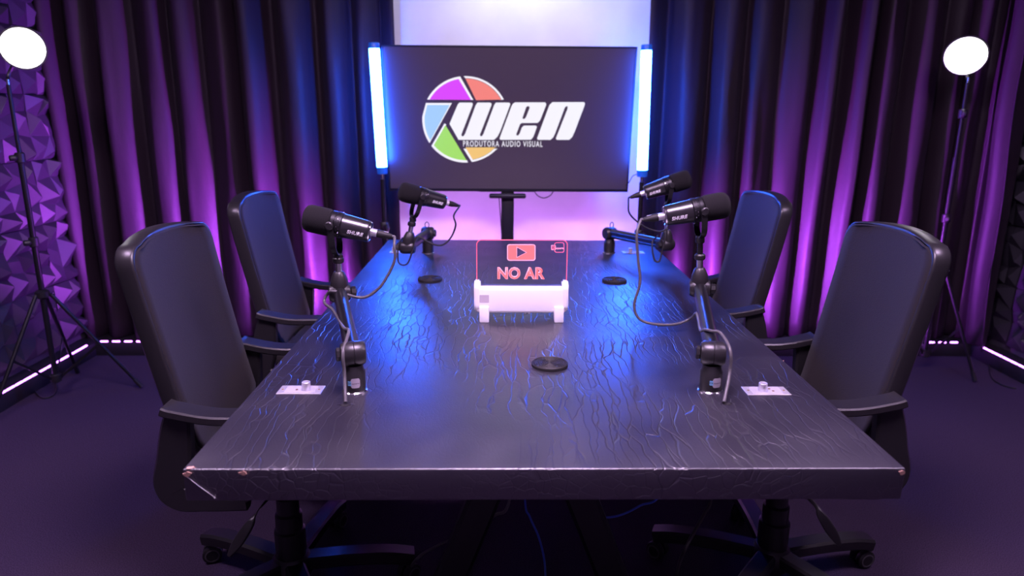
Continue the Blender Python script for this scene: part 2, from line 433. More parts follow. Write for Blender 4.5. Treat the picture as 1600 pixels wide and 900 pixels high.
def flood(label, loc, target, energy, col=(.50, .07, 1.0), spread=1.2):
    loc = Vector(loc); d = (Vector(target)-loc).normalized()
    t = thing('floor_flood', label, 'floor lamp', (loc.x, loc.y, 0), math.atan2(d.y, d.x), 'purple floor floods under the table end')
    e = math.asin(d.z); dl = Vector((math.cos(e), 0, math.sin(e))); c = Vector((0, 0, loc.z))
    obj('yoke', bar([(0, -.07, loc.z), (0, -.07, .01), (0, .07, .01), (0, .07, loc.z)], .03, .004, (1, 0, 0), smooth=False), BLACKM, t)
    obj('head', lathe([(.03, -.08), (.055, -.07), (.062, .05), (.056, .05), (.052, .03)], 24, frame(c, dl)), BLACKM, t)
    obj('lens', lathe([(.052, .03), (.052, .034)], 24, frame(c, dl)), PARM, t)
    area('floor_flood_light', None, energy, col, .09, loc+d*.06, target, spread=spread)
flood('small purple floor flood lamp turned towards the left curtain', (-.46, 3.33, .16), (-1.6, 3.85, .75), UPLIGHT)
flood('small purple floor flood lamp turned towards the right curtain', (.58, 3.33, .16), (1.8, 3.85, .75), UPLIGHT)
flood('small purple floor flood lamp turned up at the white wall, left of the screen pole', (-.22, 3.42, .14), (-.28, 3.92, .75), UPLIGHT*.058, (.66, .2, 1.0), 2.0)
flood('small purple floor flood lamp turned up at the white wall, right of the screen pole', (.42, 3.42, .14), (.48, 3.92, .75), UPLIGHT*.058, (.66, .2, 1.0), 2.0)

# ---------------------------------------------------------------- the table
TX0, TX1, TY0, TY1, TZ = -.524, .674, 1.045, 3.19, .75
TCX, TCY = (TX0+TX1)/2, (TY0+TY1)/2
tb = thing('conference_table', 'long black leatherette conference table in the middle of the room', 'table', (TCX, TCY, 0))
top = box((0, 0, TZ-.029), (TX1-TX0, TY1-TY0, .058), .003, 3)
obj('tabletop', top, LEATHER, tb, 60)
hw, hl = (TX1-TX0)/2, (TY1-TY0)/2
def blob(seed, r, mx, th=.0012):
    rnd = random.Random(seed); lp = [(r*rnd.uniform(.5, 1.2)*math.cos(2*PI*k/11), r*.6*rnd.uniform(.5, 1.2)*math.sin(2*PI*k/11)) for k in range(11)]
    b = curve_mesh([lp]); thicken(b, th); return xf(b, mx)
obj('worn_patch', blob(1, .008, T(-hw+.009, -hl-.0006, TZ-.008) @ RX(PI/2)), WORN, tb)
obj('worn_patch', blob(2, .008, T(-hw+.012, -hl+.005, TZ-.0004)), WORN, tb)
obj('worn_patch', blob(3, .007, T(-hw+.1, -hl-.0006, TZ-.006) @ RX(PI/2)), WORN, tb)
obj('worn_patch', blob(4, .007, T(hw-.006, -hl-.0006, TZ-.007) @ RX(PI/2)), WORN, tb)
obj('worn_patch', blob(5, .006, T(hw-.0005, -.55, TZ-.006) @ RY(PI/2)), WORN, tb)
obj('loose_thread', tube([(-hw+.004, -hl-.001, TZ-.01), (-hw+.03, -hl-.0012, TZ-.034), (-hw+.05, -hl-.001, TZ-.052)], .0004, 5), PRINT, tb)
for yy in (-.62, .62):
    for s in (-1, 1):
        b = B(); add_bar(b, [(s*.02, yy, TZ-.064), (s*.275, yy, .012)], .075, .05, (0, 1, 0), smooth=False); obj('leg', b, BLACKM, tb)
    b = B(); add_box(b, (0, yy, TZ-.066), (.5, .09, .016), .003); obj('mounting_plate', b, BLACKM, tb)
    b = curve_mesh([[(-.055, 0), (.055, 0), (.012, -.10), (-.012, -.10)]], .004); obj('gusset', xf(b, T(0, yy, TZ-.07) @ RX(PI/2)), BLACKM, tb)
obj('stretcher', box((0, 0, TZ-.10), (.06, 1.19, .04), .004), BLACKM, tb)
# cable holes punched in the covering beside the two near arms
for p in ((540, 633), (1136, 631)):
    q = onz(*p, TZ)
    h = obj('cable_hole', blob(int(p[0]), .012, T(q.x-TCX, q.y-TCY, TZ-.0003), .0008), HOLE, tb)
    obj('torn_flap', blob(int(p[0])+1, .008, T(q.x-TCX-.014, q.y-TCY+.003, TZ+.0004) @ RY(-.2), .0006), LEATHER, tb)
    obj('torn_flap', blob(int(p[0])+2, .007, T(q.x-TCX+.013, q.y-TCY+.004, TZ+.0004) @ RY(.2), .0006), LEATHER, tb)

# ---------------------------------------------------------------- office chairs
def chair(label, x, y, rz, legrot, lever, oy=0.0):
    OY = T(0, oy, 0)
    t = thing('office_chair', label, 'chair', (x, y, 0), rz, 'office chairs round the table')
    # backrest: a curved shell with rounded top corners and a mesh panel set into its face
    z0, z1, W, RC = .47, 1.03, .226, .055
    NU, NV = 12, 22
    def prof(z):
        q = (z-z0)/(z1-z0); return -.178 - .135*q + .025*q*q
    def grid(bm, ins, off):
        G = []
        for j in range(NV+1):
            q = j/NV; q = 1-(1-q)**1.6
            z = z0+ins+(z1-z0-2*ins)*q; ww = W-ins-.012*(1-q)
            for base, rc, sg in ((z1-ins, RC, 1), (z0+ins, .05, -1)):
                dz = (z-(base-rc))if sg > 0 else ((base+rc)-z)
                if dz > 0: ww = min(ww, W-ins-rc+math.sqrt(max(0, rc*rc-dz*dz)))
            row = []
            for i in range(NU+1):
                u = -1+2*i/NU
                zz = z - (.012*u*u if q > .5 else 0)*((q-.5)*2 if q > .5 else 0)
                row.append(bm.verts.new((prof(z)+.022*u*u+off, ww*u, zz)))
            G.append(row)
        return G
    def loop(G): return G[0][:] + [r[-1] for r in G[1:]] + G[-1][-2::-1] + [r[0] for r in G[-2:0:-1]]
    def fill(bm, G):
        for a, b in zip(G, G[1:]):
            for i in range(NU): bm.faces.new((a[i], a[i+1], b[i+1], b[i]))
    bm = B()
    g1 = grid(bm, .004, 0); gs = [g1] + [grid(bm, i, o) for i, o in ((.0008, -.002), (0, -.006), (0, -.038), (.003, -.044))] + [grid(bm, .010, -.047)]
    fill(bm, gs[0]); fill(bm, gs[-1])
    for a, b in zip(gs, gs[1:]):
        la, lb = loop(a), loop(b); n = len(la)
        for i in range(n): bm.faces.new((la[i], la[(i+1) % n], lb[(i+1) % n], lb[i]))
    bmesh.ops.delete(bm, geom=[v for v in bm.verts if not v.link_faces], context='VERTS')
    bmesh.ops.remove_doubles(bm, verts=bm.verts, dist=.0004)
    back = obj('back_frame', xf(bm, OY), PLAST2, t, 50)
    bm = B(); ga, gb = grid(bm, .010, .0022), grid(bm, .007, -.001); fill(bm, ga)
    la, lb = loop(ga), loop(gb)
    for i in range(len(la)): bm.faces.new((la[i], la[(i+1) % len(la)], lb[(i+1) % len(la)], lb[i]))
    bmesh.ops.delete(bm, geom=[v for v in bm.verts if not v.link_faces], context='VERTS')
    bmesh.ops.remove_doubles(bm, verts=bm.verts, dist=.0004)
    obj('back_panel', xf(bm, OY), FABRIC, t, 60)
    # seat
    obj('seat_cushion', box((.045, oy, .445), (.46, .47, .065), .03, 4), FABRIC, t, 60)
    sp = curve_mesh([rrect(-.20, -.225, .27, .225, .07)]); thicken(sp, .02); obj('seat_pan', xf(sp, T(0, oy, .392)), PLAST, t)
    obj('back_bracket', xf(bar([(-.04, 0, .382), (-.18, 0, .384), (-.232, 0, .44), (-.245, 0, .60)], .022, .11, (0, 1, 0)), OY), PLAST, t)
    for s in (-1, 1):
        ys = s*.247+oy
        pad = bar([(-.215, ys, .636), (-.19, ys, .628), (-.10, ys, .612), (.02, ys, .612), (.10, ys, .606)], .022, .062, (0, 1, 0)); 
        a = obj('armrest', pad, PLAST2, t)
        obj('arm_support', bar([(-.185, ys, .617), (-.195, ys, .565), (-.205, ys, .50), (-.220, ys, .435), (-.20, ys, .402), (-.14, ys, .395), (-.04, ys, .398)],
            lambda q: .062+.022*math.sin(PI*min(1, q*1.25)), .034, (0, 1, 0)), PLAST, t)
        obj('arm_strut', bar([(.085, ys, .60), (.06, ys, .53), (-.02, ys, .43), (-.08, ys, .385)], .045, .03, (0, 1, 0)), PLAST, t)
    # mechanism, gas column, lever
    obj('tilt_mechanism', box((0, 0, .362), (.20, .13, .05), .012, 2), PLAST, t)
    b = B(); add_lathe(b, [(.042, .085), (.042, .20), (.036, .205), (.036, .25), (.030, .255), (.030, .30), (.024, .305), (.024, .345)], 24); obj('gas_column', b, PLAST, t)
    sy = lever
    obj('lever', bar([(.0, sy*.05, .36), (-.02, sy*.17, .358), (-.03, sy*.195, .340), (-.06, sy*.205, .295), (-.08, sy*.21, .265)],
        lambda q: .010+.016*max(0, math.sin(PI*min(1, max(0, (q-.35)/.65)))), .012, (0, 1, 0) if 0 else (.3, 1, 0)), PLAST, t)
    # five-star base with casters
    obj('base_hub', lathe([(.05, .055), (.058, .075), (.055, .11), (.044, .125)], 24), PLAST, t)
    for k in range(5):
        a = legrot + k*2*PI/5; dx, dy = math.cos(a), math.sin(a)
        lg = obj('base_leg', bar([(.03*dx, .03*dy, .098), (.16*dx, .16*dy, .098), (.27*dx, .27*dy, .09), (.335*dx, .335*dy, .076)],
            .038, .055, (-dy, dx, 0)), PLAST, t)
        ca = a + random.uniform(-.9, .9); cx, cy = .322*dx, .322*dy
        ux, uy = math.cos(ca), math.sin(ca)
        b = B()
        add_cyl(b, (cx, cy, .045), (cx, cy, .078), .008)
        for s in (-1, 1):
            M = frame((cx+uy*s*.004, cy-ux*s*.004, .028), (uy*s, -ux*s, 0))
            add_lathe(b, [(.026, 0), (.028, .004), (.028, .016), (.022, .02), (.01, .02)], 20, M)
        cs = obj('caster', b, RUBBER, t)
        for s in (-1, 1):
            M = frame((cx+uy*s*.024, cy-ux*s*.024, .028), (uy*s, -ux*s, 0))
            obj('caster_ring', lathe([(.019, -.003), (.021, .0008), (.017, .0012), (.017, -.003)], 20, M, caps=False), GREYC, cs)
    return t
def deg(a): return math.radians(a)
chair('black office chair nearest the camera on the left side of the table', -.586, 1.72, 0, deg(9), -1, .08)
chair('black office chair nearest the camera on the right side of the table', .778, 1.755, PI, deg(14)+PI, 1, -.095)
chair('black office chair farther back on the left side, beside the curtain', -.635, 2.605, 0, deg(30), -1)
chair('black office chair farther back on the right side, beside the curtain', .735, 2.69, PI, deg(10), 1)

# ---------------------------------------------------------------- screen on its stand
TVC = Vector((.0345, 3.572, 1.281)); TVT = -.12; TVW, TVH = 1.23, .71
tvx, tvn = Vector((1, 0, 0)), Vector((0, -math.cos(TVT), math.sin(TVT)))     # face normal towards the table
tvu = Vector((0, math.sin(TVT), math.cos(TVT)))
tv = thing('television', 'large flat television on a floor stand showing a camera-shutter logo', 'television', (TVC.x, TVC.y+.03, 0))
TVM = Matrix((tvx, tvu, tvn)).transposed().to_4x4(); TVM.translation = TVC - tv.location     # local: x right, y up, z out of the face
obj('cabinet', xf(box((0, 0, -.018), (TVW, TVH, .034), .004, 2), TVM), BLACKM, tv)
bz = curve_mesh([[(-TVW/2, -TVH/2), (TVW/2, -TVH/2), (TVW/2, TVH/2), (-TVW/2, TVH/2)],
                 [(-TVW/2+.008, -TVH/2+.014), (TVW/2-.008, -TVH/2+.014), (TVW/2-.008, TVH/2-.008), (-TVW/2+.008, TVH/2-.008)]], .002)
obj('bezel', xf(bz, TVM @ T(0, 0, .0015)), BLACKM, tv)
scr = obj('screen', xf(box((0, .003, -.0005), (TVW-.014, TVH-.02, .002)), TVM), SCREEN, tv, 0)
obj('rear_housing', xf(box((0, -.08, -.05), (.8, .42, .03), .01, 2), TVM), PLAST, tv)
def tvp(px, py):           # logo artwork was measured on an enlarged view; bring it onto the screen plane
    u, v = 640+px*290/1535, 100+py*170/900
    d = ray(u, v); q = CAM + d*((TVC-CAM).dot(tvn)/d.dot(tvn)) - TVC
    return (q.dot(tvx), q.dot(tvu))
def art(name, loops, col, z, par=None):
    b = curve_mesh([[tvp(*p) for p in lp] for lp in loops]); obj(name, xf(b, TVM @ T(0, 0, z)), col, par or scr, 0)
CX, CY, CR = 462, 457, 357
def arc(p, q, r=CR, n=14, cw=True):
    a = math.atan2(p[1]-CY, p[0]-CX); b = math.atan2(q[1]-CY, q[0]-CX)
    if cw and b < a: b += 2*PI
    if not cw and b > a: b -= 2*PI
    return [(CX+r*math.cos(a+(b-a)*k/n), CY+r*math.sin(a+(b-a)*k/n)) for k in range(n+1)]
LW = emis('logo_white_glow', (.92, .90, .98)); LM = emis('logo_magenta_glow', (.70, .05, .95)); LR = emis('logo_coral_glow', (.90, .22, .17))
LB = emis('logo_pale_blue_glow', (.36, .60, .88)); LG = emis('logo_green_glow', (.36, .74, .10)); LY = emis('logo_amber_glow', (.88, .55, .15))
Z1, Z2 = .0010, .0016
art('logo_outline', [arc((150, 297), (418, 102)) + [(527, 297)]], LW, Z1)
art('logo_blade', [arc((172, 297), (405, 120), 338) + [(508, 297)]], LM, Z2)
art('logo_outline', [arc((446, 100), (777, 295)) + [(745, 297)] + arc((752, 297), (462, 122), 340, cw=False)], LW, Z1)
art('logo_blade', [arc((462, 124), (752, 297), 337) + [(550, 299)]], LR, Z2)
art('logo_outline', [[(135, 322), (350, 322)] + arc((172, 650), (112, 430))], LW, Z1)
art('logo_blade', [[(146, 339), (331, 339)] + arc((182, 625), (130, 430), 338)], LB, Z2)
art('logo_outline', [[(288, 491), (305, 502), (290, 516)] + [(207, 667)] + arc((210, 672), (475, 800), 338, cw=False) + arc((482, 815), (188, 672), 358)], LW, Z1)
art('logo_blade', [[(297, 506), (472, 797)] + arc((472, 797), (208, 665), 338)], LG, Z2)
art('logo_outline', [[(445, 700), (470, 700), (525, 795)] + arc((525, 795), (700, 702), 340, cw=False) + [(728, 700)] + arc((728, 700), (515, 812), 357)], LW, Z1)
art('logo_blade', [[(462, 689), (720, 689)] + arc((712, 702), (522, 793), 338)], LY, Z2)
art('logo_letter', [[(412, 319), (514, 319), (523, 328), (521, 342), (428, 583), (432, 597), (445, 597), (460, 575), (548, 338), (562, 319), (668, 319), (678, 328), (676, 342), (582, 583), (586, 597), (598, 597), (612, 575), (700, 338), (714, 319), (823, 319), (832, 328), (830, 342), (748, 560), (728, 598), (700, 627), (405, 627), (330, 495), (398, 335)]], LW, Z2)
art('logo_letter', [[(745, 612), (843, 348), (855, 328), (872, 317), (1121, 317), (1130, 328), (1128, 342), (1088, 445), (1076, 470), (1058, 487), (927, 488), (914, 496), (882, 580), (886, 592), (898, 590), (910, 575), (928, 525), (945, 509), (1044, 509), (1053, 520), (1030, 585), (1020, 606), (1003, 626), (755, 627), (746, 622)],
    [(964, 357), (976, 348), (988, 349), (993, 362), (962, 440), (952, 452), (940, 455), (933, 447)]], LW, Z2)
art('logo_letter', [[(1055, 612), (1145, 368), (1158, 336), (1182, 315), (1440, 315), (1450, 324), (1448, 340), (1365, 560), (1344, 604), (1320, 627), (1220, 627), (1210, 620), (1213, 606), (1305, 372), (1308, 354), (1297, 347), (1283, 362), (1205, 570), (1188, 606), (1165, 627), (1064, 627), (1056, 622)]], LW, Z2)
a, b = tvp(443, 682), tvp(1100, 638)
tx = text_mesh('PRODUTORA AUDIO VISUAL', b[0]-a[0], b[1]-a[1], .012, 0, 1.25)
obj('logo_caption', xf(tx, TVM @ T((a[0]+b[0])/2, (a[1]+b[1])/2, Z2)), LW, scr, 0)
pole = ony(793, 340, 3.615)
px = pole.x - tv.location.x
obj('stand_pole', box((px, .035, .52), (.066, .03, 1.0), .006), BLACKM, tv)
obj('mount_bracket', box((px, .012, .905), (.19, .05, .022), .008), BLACKM, tv)
obj('mount_plate', box((px, .075, 1.12), (.30, .03, .40), .004), BLACKM, tv)
obj('stand_base', box((px, .02, .012), (.60, .26, .024), .01), BLACKM, tv)
obj('hanging_cable', tube([(px+.14, .0, .925), (px+.16, .0, .905), (px+.19, -.002, .897), (px+.22, 0, .91), (px+.235, 0, .93)], .0025, 6), RUBBER, tv)
obj('hanging_cable', tube([(px-.045, .02, .90), (px-.04, .02, .84), (px-.03, .02, .7)], .0025, 6), RUBBER, tv)

# ---------------------------------------------------------------- blue tube lamps on stands
def tube_lamp(label, topx, botx, Y, z0, z1, feet):
    t = thing('tube_lamp', label, 'tube lamp', (botx, Y, 0), 0, 'blue tube lamps beside the screen')
    d = Vector((topx-botx, 0, z1-z0)); dn = d.normalized(); p0 = Vector((0, 0, z0))
    fr = frame(p0, dn); L = d.length
    obj('glowing_tube', lathe([(.024, 0), (.0255, .003), (.0255, L-.003), (.024, L)], 24, fr), TUBEM, t)
    obj('end_cap', lathe([(.02, -.034), (.025, -.032), (.0262, 0)], 24, fr), BLUECAP, t)
    obj('end_cap', lathe([(.0262, L), (.0262, L+.022), (.024, L+.026)], 24, fr), BLUECAP, t)
    obj('spigot', lathe([(.009, -.065), (.009, -.034)], 16, fr), CHROME, t)
    obj('pole', cyl((0, 0, .52), (0, 0, z0-.06), .0115), BLACKM, t)
    obj('pole_lower', cyl((0, 0, .10), (0, 0, .75), .0145), BLACKM, t)
    kz = .735 if topx < 0 else .70
    obj('clamp_collar', lathe([(.02, kz), (.024, kz+.008), (.024, kz+.04), (.02, kz+.05)], 16), PLAST, t)
    obj('clamp_knob', lathe([(.008, 0), (.014, .012), (.014, .03), (.008, .034)], 12, frame((0, -.02, kz+.025), (.8, -.6, 0))), PLAST, t)
    for a in feet:
        dx, dy = math.cos(a), math.sin(a)
        obj('leg', cyl((.02*dx, .02*dy, .40), (.26*dx, .26*dy, .012), .009), BLACKM, t)
        obj('leg_brace', cyl((.016*dx, .016*dy, .14), (.14*dx, .14*dy, .205), .006), BLACKM, t)
    obj('leg_hub', lathe([(.024, .385), (.026, .42), (.018, .43)], 16), PLAST, t)
    return t
tl = tube_lamp('glowing blue tube lamp standing at the left edge of the television', -.609, -.594, 3.5, 1.058, 1.614, (deg(100), deg(175), deg(290)))
tr_ = tube_lamp('glowing blue tube lamp standing at the right edge of the television', .688, .697, 3.5, 1.05, 1.615, (deg(80), deg(5), deg(250)))
obj('power_lead', tube([(-.02, 0, 1.03), (-.045, 0, 1.02), (-.06, .01, .99), (-.075, .02, .97)], .002, 6), RUBBER, tr_)

# ---------------------------------------------------------------- round lamps on tripods
def disc_lamp(label, x, y, ztop, zdisc, zhub, face, up, feet, dx=0, dy=0, rad=.1, knobs=(.8,)):
    t = thing('round_lamp', label, 'lamp', (x, y, 0), 0, 'round white lamps on tripods')
    obj('pole', cyl((0, 0, .75), (0, 0, ztop), .0085), BLACKM, t)
    obj('pole_lower', cyl((0, 0, .10), (0, 0, 1.12 if len(knobs) > 1 else .9), .0125), BLACKM, t)
    obj('spigot', cyl((0, 0, ztop), (0, 0, ztop+.022), .006), CHROME, t)
    for k in knobs:
        c = obj('clamp_collar', lathe([(.016, k-.022), (.02, k-.018), (.02, k+.018), (.016, k+.022)], 16), PLAST, t)
        obj('clamp_knob', lathe([(.006, 0), (.013, .006), (.013, .026), (.008, .03)], 12, frame((0, -.018, k), (-.75, -.65, 0))), PLAST, c)
    obj('leg_hub', lathe([(.02, zhub-.02), (.03, zhub-.012), (.03, zhub+.012), (.018, zhub+.02)], 16), PLAST, t)
    obj('brace_hub', lathe([(.018, .085), (.024, .09), (.024, .12), (.018, .125)], 16), PLAST, t)
    for fx, fy in feet:
        f = Vector((fx-x, fy-y, .01)); n = Vector((f.x, f.y, 0)).normalized()
        lg = obj('leg', cyl(n*.03+Vector((0, 0, zhub)), f, .0085), BLACKM, t)
        obj('rubber_foot', cyl(f+(n*.03+Vector((0, 0, zhub))-f).normalized()*.05, f-Vector((0, 0, .0)), .0105), RUBBER, lg)
        obj('leg_bolt', cyl(n*.04+Vector((0, -.012, zhub)), n*.04+Vector((0, .012, zhub)), .004, n=8), CHROME, lg)
        mid = (n*.03+Vector((0, 0, zhub)))*.48 + f*.52
        obj('leg_brace', bar([n*.02+Vector((0, 0, .105)), mid], .012, .005, n.cross(Vector((0, 0, 1))), smooth=False), BLACKM, t)
    c = Vector((dx, dy, zdisc)); fn = Vector(face).normalized(); fr = frame(c, fn)
    obj('bracket', tube([(0, 0, ztop+.01), (0, .02, ztop+.05), c-fn*.045], .007, 8), BLACKM, t)
    obj('lamp_housing', lathe([(rad*.3, -.045), (rad*.8, -.034), (rad+.004, -.012), (rad+.004, 0), (rad-.003, 0)], 40, fr), PLAST, t)
    obj('diffuser', lathe([(rad-.003, 0), (rad-.004, .006), (rad*.85, .013), (rad*.5, .019), (.001, .021)], 40, fr), DISCM, t)
    return t
disc_lamp('round glowing lamp on a tripod by the left faceted wall', -2.09, 3.1, 1.425, 1.572, .51, (1.75, -2.6, -.15), None,
          [(-1.763, 3.223), (-2.205, 2.80), (-2.19, 3.42)], dx=.085, rad=.083, knobs=(.75, 1.12))
disc_lamp('round glowing lamp on a tripod by the right curtain corner', 2.235, 3.46, 1.475, 1.597, .56, (-1.6, -2.4, -1.15), None,
          [(2.413, 3.302), (2.02, 3.36), (2.26, 3.64)], dx=-.03, rad=.090, knobs=(.82, 1.33))

# ---------------------------------------------------------------- boom arms, microphones and cables
def rounded_text_on_cyl(bm, r, a0):
    """wrap flat lettering (x along the axis, y round it) onto a cylinder of radius r about the x axis"""
    for v in bm.verts:
        t = a0 + v.co.y/r; v.co = Vector((v.co.x, -r*math.cos(t), r*math.sin(t)))
    return bm
def sticker(parent, r, zc, az):
    """maker's plate: a silver rounded square with a waist, a small cyan square with DI, wrapped on the post"""
    def wrap(bm, rr):
        for v in bm.verts:
            t = az + v.co.x/r; v.co = Vector((rr*math.sin(t), -rr*math.cos(t), zc+v.co.y))
        return bm
    lp = rrect(-.0055, -.0105, .0135, .0105, .004)
    # waist on the right edge
    lp = [(x-(.0016 if x > .012 and abs(y) < .0018 else 0), y) for x, y in lp]
    g = curve_mesh([rrect(-.0055, -.0105, .0135, -.0004, .0032), ]); 
    for k in range(0): pass
    pl = B()
    for i in range(8):          # narrow vertical slices so that the plate follows the post
        xa, xb = -.0055+.019*i/8, -.0055+.019*(i+1)/8
        def hh(x):
            e = min(x+.0055, .0135-x); return .0105-(.004-math.sqrt(max(0, .004**2-(.004-e)**2)) if e < .004 else 0)
        vs = [pl.verts.new((xa, -hh(xa), 0)), pl.verts.new((xb, -hh(xb), 0)), pl.verts.new((xb, hh(xb), 0)), pl.verts.new((xa, hh(xa), 0))]
        pl.faces.new(vs)
    g.free()
    bmesh.ops.remove_doubles(pl, verts=pl.verts, dist=1e-6)
    s = obj('maker_plate', wrap(pl, r+.0006), STICK, parent, 0)
    c = curve_mesh([rrect(-.0115, -.005, -.0045, .005, .0006)]); obj('plate_badge', wrap(c, r+.0010), CYAN, s, 0)
    tx = text_mesh('DI', .0052, .0048, .02); xf(tx, T(-.008, 0, 0)); obj('plate_lettering', wrap(tx, r+.0013), DARKP, s, 0)
    tx = text_mesh('aquario', .0155, .0034, .02); xf(tx, T(.0042, -.0008, 0)); obj('plate_lettering', wrap(tx, r+.0011), DARKP, s, 0)
def boom(label, base, end, post_top, plate, ring_loop):
    base, end, post_top = Vector(base), Vector(end), Vector(post_top)
    t = thing('boom_arm', label, 'microphone arm', (base.x, base.y, TZ), 0, 'low microphone boom arms')
    O = Vector((base.x, base.y, TZ)); e = end-O; pt = post_top-O
    obj('base_ring', lathe([(.0265, 0), (.0265, .003), (.0245, .005)], 32), CHROME, t)
    bs = obj('base_post', lathe([(.0225, .004), (.0232, .006), (.0232, .046), (.021, .050), (.019, .060)], 32), PLAST2, t)
    if plate: sticker(bs, .0232, .026, .12)
    hd = Vector((e.x, e.y, 0)).normalized(); sd = Vector((hd.y, -hd.x, 0)); J = Vector((0, 0, .084))
    b = lathe([(.012, -.026), (.022, -.0245), (.026, -.018), (.026, .0), (.025, .001), (.026, .002), (.026, .018), (.022, .0245), (.012, .026)], 28, frame(J, sd)); obj('elbow_joint', b, PLAST2, t)
    b = lathe([(.013, 0), (.015, .001), (.015, .007), (.012, .009)], 8, frame(J-sd*.026, -sd)); obj('joint_knob', b, PLAST, t)
    ax = (e-J).normalized(); q0, q1 = J+ax*.012, e-ax*.012
    # arm: a rounded bar with two cable grooves along its flanks
    n = 28; rings = []; b = B(); M = frame(q0, ax, (0, 0, 1)); L = (q1-q0).length
    for z in (0, .004, L-.004, L):
        rr = []
        for i in range(n):
            a = 2*PI*i/n; r = .0195
            if min(abs(a-PI/2), abs(a-3*PI/2)) < .30: r = .0150
            rr.append(b.verts.new(M @ Vector((r*math.cos(a), r*math.sin(a)*.92, z))))
        rings.append(rr)
    for u, v in zip(rings, rings[1:]):
        for i in range(n): b.faces.new((u[i], u[(i+1) % n], v[(i+1) % n], v[i]))
    b.faces.new(rings[0][::-1]); b.faces.new(rings[-1]); obj('arm_tube', b, ARMM, t, 40)
    b = lathe([(.012, -.028), (.020, -.026), (.0245, -.018), (.0245, .018), (.020, .026), (.012, .028)], 28, frame(e, sd)); obj('wrist_joint', b, PLAST2, t)
    b = lathe([(.012, 0), (.014, .002), (.014, .012), (.011, .014)], 8, frame(e+sd*.028, sd)); obj('joint_knob', b, PLAST, t)
    up = (pt-e).normalized(); L = (pt-e).length
    b = lathe([(.0225, .008), (.0235, .022), (.021, .036), (.015, .052), (.012, .056)], 28, frame(e, up)); obj('swivel_post', b, PLAST2, t)
    b = lathe([(.0085, .054), (.0085, .082)], 20, frame(e, up)); obj('threaded_spigot', b, CHROME, t)
    b = lathe([(.012, .078), (.0145, .081), (.0145, .09), (.011, .094)], 20, frame(e, up)); obj('lock_ring', b, PLAST, t)
    b = lathe([(.0075, .09), (.0075, L)], 16, frame(e, up)); obj('riser', b, BLACKM, t)
    if ring_loop:
        c = J + Vector((0, 0, .026)) + ax*.012
        obj('cable_loop', tube([c-sd*.007, c-sd*.008+Vector((0, 0, .014)), c+Vector((0, 0, .022)), c+sd*.008+Vector((0, 0, .014)), c+sd*.007], .0018, 6), BLACKM, t)
    return t
